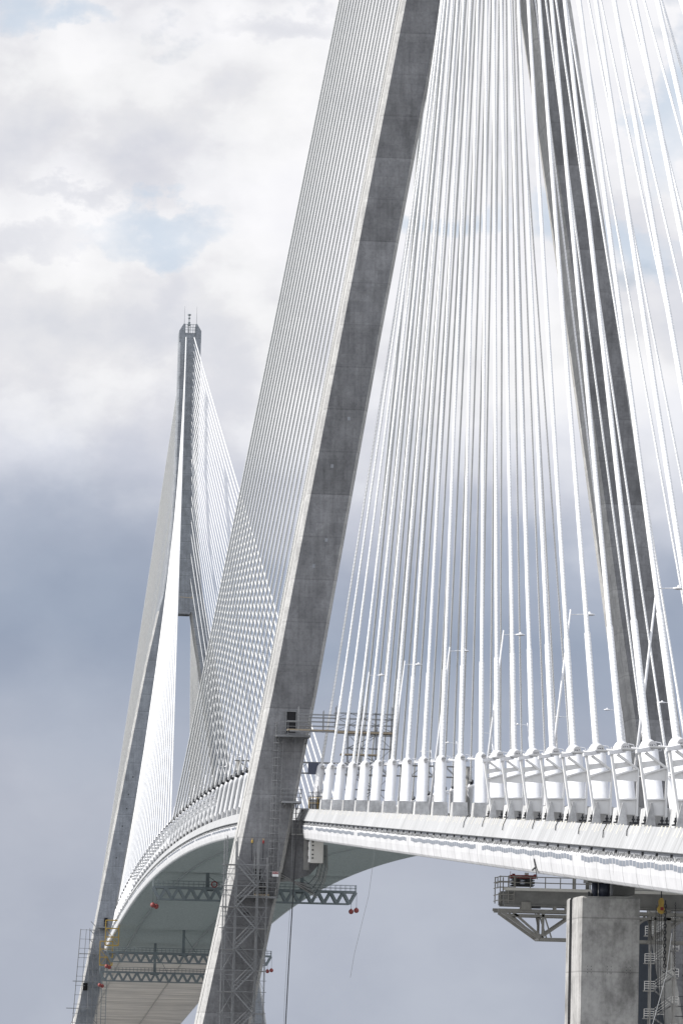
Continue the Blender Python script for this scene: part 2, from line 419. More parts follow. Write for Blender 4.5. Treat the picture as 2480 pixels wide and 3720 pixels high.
# ------------------------------------------------------------------ stay cables and their deck anchorages
ZY = [305,350,395,438,482,528,573,617,662,707,750,795,842,888,932,978,1022,1077,1130,1188,1245,1310,1378,1465,1555,1675,1830]
AZ = [154.3+(1830-a)*.0456 for a in ZY][::-1]        # lowest stay first
def far_side_x(k): return .8*side_x(k)+3
def side_x(k): return 5.4+14.93*k if k < 12 else 169.6+10.79*(k-11)
def main_x(k): return 44.2+13.05*k
def mesh_cable(a, b, r, guard, sag, n, seg, mat, name, parent, uvoff=0.):
    a = Vector(a); b = Vector(b); d = (b-a); ln = d.length
    ts = []; rs = []
    if guard:
        g = guard/ln; ts = [0, g*.5, g, g+.0005]; rs = [r*1.3, r*1.3, r*1.3, r]
        t0 = g+.0005
    else: ts = [0]; rs = [r]; t0 = 0
    for i in range(1, seg+1): ts.append(t0+(1-t0)*i/seg); rs.append(r)
    pts = [a+d*t-Vector((0,0,4*sag*t*(1-t))) for t in ts]
    mb = MB(); mb.tube(pts, rs, n, False)
    o = mb.build(name, mat, parent, True)
    uvl = o.data.uv_layers.new(name='UVMap'); k = 0
    for i in range(len(pts)-1):
        for j in range(n):
            for (u, v) in ((j, i), (j, i+1), (j+1, i+1), (j+1, i)):
                uvl.data[k].uv = (u/n, ts[v]*ln+uvoff); k += 1
    return o

# shared anchorage meshes
def me_of(mb, name, mat, smooth=False, fix=False):
    o = mb.build(name, mat, None, smooth)
    if fix: fix_normals(o)
    me = o.data; bpy.data.objects.remove(o); return me
def block_mesh(w, l, h):
    mb = MB(); mb.hexa([(-l,-w,-.35),(l*1.1,-w,-.35),(l*1.1,w,-.35),(-l,w,-.35),(-l*.8,-w*.86,h),(l*.9,-w*.86,h),(l*.9,w*.86,h),(-l*.8,w*.86,h)])
    return me_of(mb, 'base_block', M['block'], False, True)
BLK = [block_mesh(.66,.85,1.1), block_mesh(.78,1.0,1.0)]
def tube_mesh(r, ln):        # along +Z, domed head
    z = [0, .02, .1, .1, ln-.5, ln-.42, ln-.25, ln-.1, ln, ln+.05]
    rr = [r*1.06, r*1.06, r*1.06, r, r, r*.99, r*.92, r*.76, r*.5, r*.25]
    return me_of(MB().tube([(0,0,a) for a in z], rr, 20), 'tube', M['white'], True)
TUB = [tube_mesh(.47, 4.0), tube_mesh(.56, 4.0)]
def disc_mesh(r, d, n=16):
    mb = MB(); mb.tube([(0,0,-d/2),(0,0,d/2)], r, n); return me_of(mb, 'damper_cap', M['white'])
CAPM = [me_of(MB().tube([(.1,0,0),(-.32,0,.02),(-.34,0,.02)], [.2,.2,.17], 16), 'damper_cap', M['capgrey'], False), me_of(MB().tube([(.1,0,0),(-.36,0,.02),(-.38,0,.02)], [.26,.26,.23], 16), 'damper_cap', M['capgrey'], False)]
DARKCAP = me_of(MB().tube([(0,0,-.2),(0,0,.26),(0,0,.28)], [.33,.33,.25], 12), 'boot_ring', M['dark'])
def hole_mesh():
    mb = MB()
    for y, z in ((0,0),(.1,.0),(-.13,.02)): mb.tube([(-.36,y,z+.02),(-.4,y,z+.02)], .03 if y else .035, 6)
    return me_of(mb, 'bolt', M['dark'])
HOLE = hole_mesh()
def bracket_mesh():
    mb = MB()
    mb.tube([(-.1,-.3,.25),(-.15,-.62,.2),(-.18,-.7,0),(-.15,-.66,-.25),(-.1,-.3,-.28)], .03, 5)
    mb.tube([(0,-.55,0),(.2,-.85,-.02)], .09, 8)
    mb.box(-.12,.12,-.95,-.82,-.18,.18)
    return me_of(mb, 'hand_bracket', M['white'])
BRK = bracket_mesh()
def seam_mesh(r):
    mb = MB(); mb.box(-.3,-.2,r*.93,r*1.02,.25,3.4); return me_of(mb, 'hinge_strip', M['steel'])
def inst(me, name, parent, loc=(0,0,0), rot=None):
    o = bpy.data.objects.new(name, me); col.objects.link(o); o.parent = parent; o.location = loc
    if rot is not None: o.rotation_mode = 'QUATERNION'; o.rotation_quaternion = rot
    return o

# wind-screen frame standing between anchorages: outline in the Y-Z plane
def frame_parts(side):
    F = {}
    pl = lambda poly, x0, x1, mb: mb.prism(poly, lambda a, b: (x0, side*a, b), lambda a, b: (x1, side*a, b))
    U = lambda h: .12+.16*h                      # outward lean of the outer post
    post = MB()
    post.beam((0, side*U(.3), .3), (0, side*U(3.95), 3.95), .34, .13, up=(1,0,0)) if False else None
    pl([(U(.25)-.07,.25),(U(.25)+.05,.25),(U(3.9)+.05,3.9),(U(3.9)-.09,3.9)], -.19, .19, post)
    F['outer_post'] = (me_of(post, 'outer_post', M['offwhite'], False, True))
    post = MB(); pl([(-.86,.25),(-.74,.25),(-.82,2.95),(-.9,2.95)], -.19, .19, post)
    F['inner_post'] = (me_of(post, 'inner_post', M['offwhite'], False, True))
    for i, (nm, poly, x) in enumerate((('web_plate', [(-.76,.35),(U(.35)-.08,.35),(U(1.2)-.08,1.2),(-.77,1.28)], .035),
        ('web_plate', [(-.80,2.28),(U(2.28)-.08,2.34),(U(2.55)-.08,2.55),(-.82,3.0)], .035),
        ('web_plate', [(-.42,3.16),(U(3.1)-.08,2.95),(U(3.35)-.08,3.30),(-.2,3.4)], .045),
        ('brace', [(-.88,2.9),(-.86,3.04),(.3,3.86),(.42,3.78)], .17), ('brace', [(-.84,2.98),(U(2.62)-.08,2.56),(U(2.68)-.08,2.66),(-.84,3.06)], .15),
        ('brace', [(-.78,1.22),(U(1.2)-.08,1.16),(U(1.25)-.08,1.25),(-.78,1.3)], .14))):
        w = MB(); pl(poly, -x, x, w); F[nm+'|%d' % i] = me_of(w, nm, M['offwhite'], False, True)
    h = MB(); pl([(.05,3.92),(.88,3.78),(.9,3.98),(.06,4.16)], -.34, .34, h)
    pl([(-.12,3.95),(.06,3.92),(.06,4.2),(-.12,4.25)], -.22, .22, h)
    F['head_beam'] = me_of(h, 'head_beam', M['white'], False, True)
    f = MB()
    for y in (-.9,-.62,-.02,.34):
        f.tube([(0,side*y,-.08),(0,side*y,.28)], .05, 6); f.tube([(0,side*y,.02),(0,side*y,.12)], .1, 6)
    for y in (-.76,.16): f.box(-.25,.25,side*y-.34,side*y+.34,-.16,-.08)
    F['foot_bolt'] = me_of(f, 'foot_bolt', M['dark'])
    return F
FR = {1: frame_parts(1), -1: frame_parts(-1)}
FN = me_of(MB().prism([(-.22,-.3),(.42,-.3),(.1,1.1),(-.02,1.1)], lambda a, b: (-.08, a, b), lambda a, b: (.08, a, b)), 'concrete_fin', M['block'], False, True)

def fan(tx, dz, d, kind, xs, ks_tube, rows, where, ribmat, seg_n, reach):
    """stays of one fan: tower at tx, running in direction d along X"""
    for side in rows:
        row = ('left' if side > 0 else 'right')
        for k in range(27):
            X = tx+d*xs(k); zb = deck(X)+.75; yb = 18.0 if kind == 'side' or True else 18
            A = Vector((X, side*yb, zb))
            B = Vector((tx+d*4.0, side*(1.15+.85*max(0, (12-k))/12), AZ[k]+dz))
            dr = (B-A).normalized(); ln = (B-A).length
            r = (.118+.0024*k)*(.72 if (kind == 'side' and tx > 0) else 1)
            big = 1 if (kind == 'side' and k >= 12) else 0
            tl = ((4.35 if k < 14 else 4.3) if kind == 'side' else 4.95)/dr.z
            st = A+dr*(tl-.15)
            lab = 'white stay cable, %s plane of the %s fan, %s up from the fork' % (row, where, ORD[k])
            t = mesh_cable(st, B, r, (7.5+.35*k) if kind == 'side' else 3.0, .0035*ln, seg_n, 14, ribmat, 'stay_cable', None, random.random()*9)
            tag(t, lab, 'stay cable', 'stay cables of the ' + where)
            q = dr.to_track_quat('Z', 'Y')
            if k not in ks_tube: continue
            a = thing('cable_anchorage', 'white anchorage tube, %s edge of the %s, %s from the tower' % (row, where, ORD[k]), 'cable anchorage', (X, side*yb, deck(X)), 'anchorages of the ' + where)
            bl = inst(BLK[big], 'base_block', a, (0,0,.02))
            tb = inst(TUB[big], 'tube', a, (0,0,.75), q); tb.scale = (1,1,tl/4.0)
            hd = Vector((0,0,.75))+dr*(tl-.12)
            if (d < 0 and tx == 0) or False:
                cp = inst(CAPM[big], 'damper_cap', a, hd-dr*.22+Vector((-.5-.1*big,-.1,.0)))
                inst(HOLE, 'bolt', cp, (0,0,0))
                inst(BRK, 'hand_bracket', a, hd+Vector((0,-.1,-.1)))
            else:
                inst(DARKCAP, 'boot_ring', a, Vector((0,0,.75))+dr*(tl+.4)+Vector((0,.12*side,.1)), q)
                inst(BRK, 'hand_bracket', a, hd+Vector((0,-.1*side,-.3)))
            # hand pipe to the neighbour
            if k+1 < 27 and tx == 0 or kind == 'main':
                X2 = tx+d*xs(k+1) if k < 26 else X+d*10
                A2 = Vector((X2, side*yb, deck(X2)+.75)); B2 = Vector((tx+d*4, side*1.2, AZ[min(26,k+1)]+dz)); h2 = A2+(B2-A2).normalized()*(tl-.35)-Vector((X, side*yb, deck(X)))
                MB().tube([hd-dr*.25+Vector((0,-.55*side,0)), h2+Vector((0,-.55*side,0))], .06, 6).build('link_pipe', M['white'], a)
            if k >= 12 and side > 0 or (k >= 12 and kind == 'side' and tx == 0):
                fx = X+d*1.35
                f = thing('screen_frame', 'pale bracket frame, %s edge of the %s, %s from the tower' % (row, where, ORD[k]), 'bracket frame', (fx, side*18.45, deck(fx)+.28), 'bracket frames of the ' + where)
                for nm, me in FR[side].items(): inst(me, nm.split('|')[0], f)
                A3 = A+Vector((d*10.79, 0, deck(X+d*10.79)-deck(X)))
                hp = A3+dr*(tl-.7)+Vector((0,side*.5,0))-Vector((fx, side*18.45, deck(fx)+.28))
                MB().tube([(0,side*.1,4.12), hp], [.1,.07], 6).build('tie_rod', M['steel'], f)
                fn = inst(FN, 'concrete_fin', a, (d*1.6, side*.42, .12))
rng = set(range(27))
fan(0, 14, -1, 'side', side_x, rng, (1, -1), 'near side span', M['cable'], 10, 0)
fan(0, 14, 1, 'main', main_x, rng, (1, -1), 'near main span', M['cable'], 8, 0)
fan(L, 0, -1, 'main', main_x, rng, (1, -1), 'distant main span', M['cable'], 6, 0)
fan(L, 0, 1, 'side', far_side_x, set(), (1, -1), 'distant side span', M['cable_far'], 6, 0)

# ------------------------------------------------------------------ street lamps
def lamp(X, side, H, label, group):
    z = deck(X); t = thing('street_lamp', label, 'street lamp', (X, side*17.0, z), group)
    top = Vector((0, -side*1.5, H)); b = Vector((0, 0, 0))
    MB().tube([b, b+(top-b)*.5, top], [.12,.09,.06], 8).build('pole', M['lampwhite'], t, True)
    a = b+(top-b)*.975
    MB().tube([a, a+Vector((0,-side*1.0,.05))], .035, 6).build('arm', M['lampwhite'], t)
    c = a+Vector((0,-side*1.35,.05))
    hd = MB().tube([c+Vector((0,0,-.07)), c+Vector((0,0,-.03)), c+Vector((0,0,.04)), c+Vector((0,0,.08))], [.25,.38,.35,.12], 14).build('lamp_head', M['lampwhite'], t)
    MB().tube([c+Vector((0,0,.08)), c+Vector((0,0,.2))], [.1,.07], 8).build('sensor', M['lampwhite'], hd)
for i, X in enumerate((-239,-200,-161,-121.5,-81,-42)):
    lamp(X, 1, 14.6, 'tall white lamp leaning inward between near side cables, %s from the right' % ORD[i], 'lamps on the near left edge')
for i, X in enumerate((-50,-10,32,73,114,159,197,237)):
    lamp(X, -1, 12.4, 'small white lamp on the opposite deck edge leaning left, %s from the right' % ORD[i], 'lamps on the opposite edge')
for i, X in enumerate((208,248,288,328,372,412)):
    lamp(X, 1, 11.0, 'small white lamp rising above the arched main span edge, %s from the near tower' % ORD[i], 'lamps on the main span left edge')

# ------------------------------------------------------------------ overhead sign gantry on the deck
X = 158; z = deck(X)
t = thing('sign_gantry', 'grey overhead sign gantry crossing the deck behind the near tower leg', 'sign gantry', (X, 0, z))
for y in (17.2, -17.2):
    MB().tube([(0,y,0),(0,y,8.4)], .34, 12).build('post', M['greysteel'], t, True)
mb = MB()
for x in (-.5,.5):
    for h in (6.9, 8.5): mb.beam((x,17.8,h), (x,-17.8,h), .16, .16)
    y = 17.2; k = 0
    while y > -17: mb.beam((x,y,6.9 if k % 2 else 8.5), (x,y-1.72,8.5 if k % 2 else 6.9), .08, .08); y -= 1.72; k += 1
mb.build('truss', M['greysteel'], t)
for y0, y1, z0, z1 in ((6.9,5.3,6.7,8.5),(-5.1,-6.1,6.5,8.2),(-9.8,-11,6.5,8.2),(-12.4,-13.1,6.5,8.2)):
    MB().box(-.75,-.62,y1,y0,z0,z1).build('sign_panel', M['cyl'], t)

# ------------------------------------------------------------------ scaffolding helpers
def scaffold(mb, xs, ys, zs, r=.045, brace=True, seed=1):
    rd = random.Random(seed)
    for x in xs:
        for y in ys: mb.tube([(x,y,zs[0]-.4),(x,y,zs[-1]+rd.uniform(.2,1.0))], r, 6)
    for z in zs:
        for x in xs: mb.tube([(x,ys[0]-.2,z),(x,ys[-1]+.2,z)], r*.9, 6)
        for y in ys: mb.tube([(xs[0]-.2,y,z),(xs[-1]+.2,y,z)], r*.9, 6)
    if brace:
        for i in range(len(zs)-1):
            for j in range(len(ys)-1):
                if (i+j) % 2 == 0: mb.tube([(xs[0],ys[j],zs[i]),(xs[0],ys[j+1],zs[i+1])], r*.8, 6)
                else: mb.tube([(xs[0],ys[j+1],zs[i]),(xs[0],ys[j],zs[i+1])], r*.8, 6)
def rail(mb, pts, h=1.1, r=.035, step=1.2, mid=2):
    for a, b in zip(pts, pts[1:]):
        a = Vector(a); b = Vector(b); n = max(1, int((b-a).length/step))
        for i in range(n+1): p = a.lerp(b, i/n); mb.tube([p, p+Vector((0,0,h))], r, 5)
        for k in range(1, mid+1): mb.tube([a+Vector((0,0,h*k/mid)), b+Vector((0,0,h*k/mid))], r, 5)
def stairflight(mb, a, b, w, dirx=1, steps=9):
    a = Vector(a); b = Vector(b)
    for s in (0, w):
        o = Vector((s,0,0)); mb.beam(a+o, b+o, .04, .13)
        mb.tube([a+o+Vector((0,0,1)), b+o+Vector((0,0,1))], .03, 5); mb.tube([a+o+Vector((0,0,.55)), b+o+Vector((0,0,.55))], .03, 5)
    for i in range(steps):
        p = a.lerp(b, (i+.5)/steps); mb.box(p.x, p.x+w, p.y-.12, p.y+.12, p.z-.02, p.z+.03)

# near tower: lower scaffold with stair, foot of the left leg
t = thing('scaffold_tower', 'tall tube scaffold with stairs clad against the lower near tower leg', 'scaffold', (0,0,0))
mb = MB(); zs = [43.9-2.35*i for i in range(13)][::-1]
rd = random.Random(3)
XS = (-8.6,-7.2); 
cols = [(28.2,46.9),(27.9,47.2),(26.9,46.4),(26.75,46.9),(24.5,46.3),(24.35,46.6),(23.4,44.9)]
for i, (y, zt) in enumerate(cols):
    for x in XS:
        if rd.random() < .9: mb.tube([(x+rd.uniform(-.05,.05),y+(0 if i < 4 else 0),zt+rd.uniform(-.3,.3)),(x,y+.05,22.),(x,y+.4,14.)], .036, 6)
for z in zs:
    for x in XS:
        mb.tube([(x,23.2,z),(x,28.6,z)], .03, 6)
        if rd.random() < .7: mb.tube([(x,23.2,z-1.1),(x,28.5,z-1.05)], .025, 6)
        if rd.random() < .6: mb.tube([(x,26.8,z-.5),(x,28.4,z-.5)], .035, 6)
    for y in (28.2,26.9,24.5,23.4): mb.tube([(XS[0]-.2,y,z),(XS[1]+.2,y,z)], .03, 6)
mb.build('tube_frame', M['steel'], t)
mb = MB()
for i in range(len(zs)-1):
    a, b = zs[i], zs[i+1]
    for (y0, y1) in ((23.4,24.5),(26.9,28.2)):
        mb.tube([(-8.65,y0,a),(-8.65,y1,b)], .024, 6)
        if i % 2: mb.tube([(-8.65,y1,a),(-8.65,y0,b)], .024, 6)
mb.build('cross_brace', M['steel'], t)
st = MB(); pl = MB()
for i in range(len(zs)-1):
    if i % 2 == 0: stairflight(st, (-8.5,24.6,zs[i+1]), (-8.5,26.8,zs[i]), 1.1)
    else: stairflight(st, (-8.5,26.8,zs[i+1]), (-8.5,24.6,zs[i]), 1.1)
    y0, y1 = ((23.4,24.6) if i % 2 == 0 else (26.8,28.2))
    MB().box(-8.6,-7.2,y0,y1,zs[i+1]-.1,zs[i+1]+.02).build('platform', M['greysteel'], t)
st.build('stair', M['steel'], t)

def platform(label, y0, y1, z, x0=-6.6, x1=-4.6, h=1.35, name='access_platform'):
    t = thing(name, label, 'work platform', (0,0,z))
    MB().box(x0,x1,y0,y1,-.32,-.1).build('floor', M['steel'], t)
    m = MB()
    for y in (y0+.3, (y0+y1)/2, y1-.3): m.beam((x0+.1,y,-.35),(x1+.2,y,-.9),.1,.1)
    m.build('bracket', M['steel'], t)
    m = MB(); rail(m, [(x1,y0,-.1),(x0,y0,-.1),(x0,y1,-.1),(x1,y1,-.1)], h, .035, 1.15, 3); m.build('rail', M['steel'], t)
    return t
platform('bracketed steel platform below the dark doorway high on the near tower leg', 18.9, 22.7, 58.7, -7.4, -4.8, 1.45)
platform('small railed platform beside the caged ladder halfway down the near tower leg', 19.7, 21.85, 51.3, -7.0, -4.9)
platform('wide railed platform behind the lower scaffold on the near tower leg', 22.2, 26.8, 40.6, -7.0, -5.2, 1.5)
# doorways are openings of the tower
def door(parent, y0, y1, z0, z1, x=-4.9, frame=True, X0=0):
    MB().box(x-.05, x+.6, y0, y1, z0, z1).build('doorway', M['opening'], parent)
    m = MB(); m.box(x-.14,x-.04,y0-.08,y0,z0,z1); m.box(x-.14,x-.04,y1,y1+.08,z0,z1); m.box(x-.14,x-.04,y0-.08,y1+.08,z1,z1+.08)
    if frame: m.build('door_frame', M['steel'], parent)
door(near, 20.1, 21.15, 59.0, 61.35, -leg_t(46)/2-.02)
door(near, 23.6, 24.45, 42.3, 43.6, -leg_t(29)/2-.02)
door(far, 18.6, 19.6, 54.6, 57.0, -5.05)
door(far, 23.6, 25.0, 36.5, 38.6, -5.5, False)

# stair ladder from the lower door
t = thing('door_steps', 'short steel steps from the lower doorway down to the scaffold platform', 'steps', (0,0,0))
mb = MB()
for i in range(6): mb.box(-6.4+.05*i,-5.3,23.3,24.6,42.1-.28*i-.06,42.1-.28*i)
for y in (23.2,24.7): mb.tube([(-6.5,y,40.5),(-6.5,y,44.9)], .04, 6); mb.tube([(-5.5,y,40.5),(-5.5,y,45.6)], .04, 6)
mb.tube([(-6.5,23.2,43.2),(-6.5,24.7,43.2)], .035, 6); mb.tube([(-6.5,23.2,44.7),(-6.5,24.7,44.7)], .035, 6)
mb.build('step_frame', M['steel'], t); MB().box(-6.6,-6.5,23.0,24.7,40.4,40.75).build('toe_board', M['wood'], t)

# caged ladder
t = thing('caged_ladder', 'long galvanised caged ladder running down the near tower leg', 'ladder', (0,0,0))
p0 = Vector((-5.35,22.35,59)); p1 = Vector((-5.65,22.7,41.2))
mb = MB()
for o in (-.26,.26): mb.tube([p0+Vector((0,o,0)), p1+Vector((0,o,0))], .03, 6)
z = 58.8
while z > 41.4:
    q = p0.lerp(p1, (59-z)/17.8); mb.tube([q+Vector((0,-.26,0)), q+Vector((0,.26,0))], .02, 5); z -= .33
mb.build('ladder_rail', M['steel'], t)
mb = MB(); z = 58.6
while z > 41.6:
    q = p0.lerp(p1, (59-z)/17.8)
    mb.tube([q+Vector((0,-.52,0)),q+Vector((-.55,-.52,0)),q+Vector((-.8,0,0)),q+Vector((-.55,.52,0)),q+Vector((0,.52,0))], .03, 5, False); z -= .85
for o in ((-.55,-.52),(-.8,0),(-.55,.52)): mb.tube([p0+Vector((o[0],o[1],0)), p1+Vector((o[0],o[1],0))], .022, 5)
mb.build('cage', M['steel'], t)
# second light ladder beside the cage lower part
o = MB()
for y in (21.95, 22.05, 23.1): o.tube([(-6.1,y,46.5 if y < 23 else 44.2),(-6.1,y+.05,40.3)], .035, 5)
tag(o.build('standpipe', M['steel']), 'thin grey uprights beside the bottom of the caged ladder', 'pipe')

# danger sign
t = thing('danger_sign', 'small white and red danger sign wired to the ladder cage', 'sign', (-6.9,22.4,43.0))
MB().box(-.03,0,-.36,.36,-.28,.28).build('board', M['signwhite'], t)
MB().box(-.045,-.034,-.34,.34,.0,.26).build('red_band', M['redpaint'], t)
cu = bpy.data.curves.new('lettering', 'FONT'); cu.body = 'DANGER'; cu.size = .17; cu.align_x = 'CENTER'; cu.align_y = 'CENTER'; cu.materials.append(M['signwhite'])
tx = bpy.data.objects.new('lettering', cu); col.objects.link(tx); tx.parent = t; tx.location = (-.05, 0, .13); tx.rotation_euler = (R(90), 0, R(-90))

# small orange hoists on the leg
for i, y in enumerate((25.0, 23.75)):
    t = thing('lever_hoist', 'orange lever hoist hanging on the near leg face, %s one' % ('left' if i == 0 else 'right'), 'hoist', (-5.35,y,46.9), 'orange hoists above the lower doorway')
    MB().box(-.12,.05,-.13,.13,-.1,.1).build('anchor_plate', M['wood'], t)
    MB().tube([(-.08,0,-.1),(-.08,0,-.2),(-.08,0,-.42),(-.08,0,-.48)], [.05,.12,.1,.03], 8).build('hoist_body', M['yellow'] if i == 0 else M['redpaint'], t)
    MB().tube([(-.08,0,-.45),(-.08,0,-2.4)], .03, 5).build('chain', M['dark'], t)

# scaffold walkway and access tower standing on the deck right of the leg
t = thing('access_scaffold', 'birdcage scaffold on the deck joined by a walkway to the tower doorway', 'scaffold', (0,0,0))
mb = MB(); scaffold(mb, (-9.4,-8.0), (9.9,11.7,13.2,14.7,16.2), [59.1,59.8,60.5,61.1], .045, True, 5); mb.build('upper_cage', M['steel'], t)
mb = MB(); scaffold(mb, (-9.4,-8.0), (9.95,11.6,13.4,14.8), [51.0,52.6,54.2,55.6,57.2,58.7], .045, True, 6)
for i, z in enumerate((51,52.6,54.2,55.6,57.2)): mb.tube([(-9.4,11.6 if i % 2 else 14.8,z),(-9.4,14.8 if i % 2 else 11.6,z+1.6)], .06, 6)
mb.build('stair_cage', M['steel'], t)
mb = MB(); mb.box(-9.5,-7.9,9.8,16.3,58.85,59.05); mb.box(-9.3,-8.1,16.3,21.6,59.0,59.15); mb.box(-9.5,-7.9,11.5,15.6,56.4,56.55); mb.build('board_deck', M['wood'], t)
mb = MB()
for x in (-9.3,-8.1):
    for h in (.45,.95,1.4,1.75): mb.tube([(x,16.1,59.1+h),(x,20.5+1.2*(h > .5)*(h < 1),59.1+h)], .04, 6)
    for y in (19.0, 20.4, 17.6): mb.tube([(x,y,58.9),(x,y,61.7-.4*(y < 18))], .04, 6)
mb.tube([(-9.3,16.2,58.9),(-9.3,21.4,58.9)], .07, 6)
mb.build('walkway_rail', M['steel'], t)

# reinforcing bars and clutter at the deck end
t = thing('rebar_cage', 'dark bundle of upright bars behind railing at the cut deck end', 'rebar', (-7,17.6,50.4))
mb = MB(); rd = random.Random(9)
for i in range(26): y = rd.uniform(-.9,1.3); mb.tube([(rd.uniform(-.3,.3),y,0),(rd.uniform(-.3,.3),y+rd.uniform(-.05,.05),rd.uniform(1.1,2.6))], .035, 5)
for z in (.5,.9,1.4,1.8): mb.tube([(0,-1,z),(0,1.3,z)], .03, 5)
mb.build('bar', M['dark'], t)
mb = MB(); rail(mb, [(-.9,-1.6,0),(-.9,1.3,0)], 1.2, .03, .8, 2); mb.build('rail', M['yellow'], t)

# side platform hung on end of the deck by the tower
t = thing('hanging_basket', 'dark steel mesh basket slung from the cut end of the near deck', 'work basket', (-5.2,19.0,47.6))
mb = MB(); rail(mb, [(0,-.2,0),(0,1.6,0)], 2.9, .03, .45, 5); mb.box(-.6,.4,-.2,1.6,-.1,0); mb.build('mesh_frame', M['greysteel'], t)

t = thing('equipment_cabinet', 'pale beige cabinet hung under the deck end beside the near tower leg', 'cabinet', (-5.8,17.85,45.85))
MB().box(-.6,.6,-.78,.62,-1.45,1.5).build('body', M['beige'], t)
MB().box(-.58,.58,.625,.82,-1.4,1.3).build('door', M['offwhite'], t)
mb = MB()
for z in (-1.0,-.6,-.1,.4,.8,1.1): mb.box(-.66,-.6,.3,.5,z,z+.14)
for z in (-1.0,0.,.9): mb.box(-.2,.2,.82,.9,z,z+.3)
mb.build('vent', M['dark'], t)
tag(MB().box(-5.4,-5.2,18.55,19.2,43.6,47.1).build('duct_panel', M['greysteel']), 'narrow grey louvred panel left of the beige cabinet', 'panel')
# cables dangling below the cabinet
g = 'loose cables drooping under the deck end'
for i in range(9):
    y = 17.0-.12*i+.5; z0 = 44.6-.1*i
    pts = [(-4.9,y,46.5),(-5.2,y-.1,z0),(-5.3,y+.25,z0-1.6),(-5.2,y+1.0,z0-2.5-.1*i),(-5.0,y+2.6+.2*i,z0-2.3+.12*i),(-4.8,21.6,43.2-.1*i)]
    o = MB().tube(pts, .045, 5).build('drooping_cable', M['greysteel'] if i % 3 else M['dark'])
    tag(o, 'loose cable drooping in a loop under the deck end by the near tower', 'cable', g)

# long ropes dropped from the deck
o = MB().tube([(-6.3,20.25,51.0),(-6.3,20.15,46),(-6.3,20.35,40),(-6.3,20.6,33),(-6.3,20.8,26),(-6.3,20.95,16),(-6.3,21,3)], .06, 6).build('drop_rope', M['dark'])
tag(o, 'thick black rope hanging free to the right of the near tower leg', 'rope')
o = MB().tube([(-6.3,20.5,58.6),(-6.3,20.6,40),(-6.3,20.95,30),(-6.3,21.1,20),(-6.3,21.2,3)], .018, 5).build('drop_rope', M['steel'])
tag(o, 'thin pale tag line hanging just left of the thick black rope', 'rope')
o = MB().tube([(-95,19.2,42.4),(-95,19.7,38),(-95,20.9,32.6),(-95,21.2,30.5)], .018, 5).build('drop_rope', M['steel'])
tag(o, 'hair-thin line trailing below the white fascia midway along the near deck', 'rope')

# ------------------------------------------------------------------ under-deck travellers with warning balls
def traveller(X, Yg, zc, label, masts, ring):
    t = thing('deck_traveller', label, 'maintenance gantry', (X,0,zc))
    for x in (-1.6, 1.6):
        mb = MB(); mb.beam((x,Yg,0),(x,-Yg,0),.3,.38); mb.beam((x,Yg-1.3,-2.35),(x,-Yg+1.3,-2.35),.3,.3)
        n = int((2*Yg-2.6)/2.45); p = (2*Yg-2.6)/n
        for i in range(n):
            y = Yg-1.3-i*p; mb.beam((x,y,-2.35),(x,y-p/2,0),.5,.22,up=(1,0,0)); mb.beam((x,y-p/2,0),(x,y-p,-2.35),.5,.5,up=(1,0,0))
        mb.beam((x,Yg,0),(x,Yg-1.3,-2.35),.5,.45,up=(1,0,0)); mb.beam((x,-Yg,0),(x,-Yg+1.3,-2.35),.5,.45,up=(1,0,0))
        mb.build('truss', M['truss'], t)
    MB().box(-1.7,1.7,-Yg,Yg,.18,.28).build('walkway', M['truss'], t)
    mb = MB(); 
    for x in (-1.65,1.65): rail(mb, [(x,Yg,.25),(x,-Yg,.25)], 1.15, .035, 1.0, 2)
    rail(mb, [(-1.65,Yg,.25),(1.65,Yg,.25)], 1.15, .05, 1.6, 2); rail(mb, [(-1.65,-Yg,.25),(1.65,-Yg,.25)], 1.15, .05, 1.6, 2)
    mb.build('rail', M['truss'], t)
    top = deck(X)-3.35-zc
    for y in masts:
        mb = MB(); mb.box(-.5,.5,y-.35,y+.35,.2,top); mb.tube([(0,y,top*.8),(0,y-3.4,.3)], .08, 6); mb.box(-.9,.9,y-1.2,y+1.2,-.5,-.19); mb.build('hanger', M['truss'], t)
    if ring is not None:
        y = ring; n = 18; pts = [(-1.8, y+.55*math.cos(2*math.pi*i/n), .85+.55*math.sin(2*math.pi*i/n)) for i in range(n+1)]
        MB().tube(pts, .11, 6, False).build('life_ring', M['redpaint'], t)
    return t
traveller(388, 20.4, 54.1, 'slate truss traveller under mid span, the nearest, with railing and life ring', (9.5,-9.5), 8.2)
traveller(654, 21.4, 45.6, 'dark truss traveller slung under the far end of the arch, the upper of two', (1.5,-14), None)
traveller(712, 21.4, 41.3, 'dark truss traveller slung near the distant tower, the lower of two', (6.5,-10), None)
def wball(x, y, z, top, label, group):
    t = thing('warning_ball', label, 'warning ball', (x,y,z), group)
    MB().ball((0,0,0), .52, 16, 10).build('ball', M['red'], t, True)
    MB().tube([(0,0,.45),(0,0,.62)], .12, 8).build('collar', M['dark'], t)
    MB().tube([(0,0,.6),(0,0,top-z)], .035, 5).build('line', M['dark'], t)
for (X, Yg, zc, nm) in ((388,20.4,54.1,'nearest traveller'),(654,21.4,45.6,'upper distant traveller'),(712,21.4,41.3,'lower distant traveller')):
    for s, sn in ((1,'left'),(-1,'right')):
        if X == 712 and s < 0: continue
        for j in (0, 1):
            inn = s*(Yg+.0-.72*j) if s > 0 else s*(Yg-1.0*j+.1)
            wball(X-1.5+.6*j, inn, zc-3.6-.25*j, zc, 'red warning ball hung from the %s end of the %s, %s one' % (sn, nm, 'outer' if j == 0 else 'inner'), 'red warning balls under the travellers')
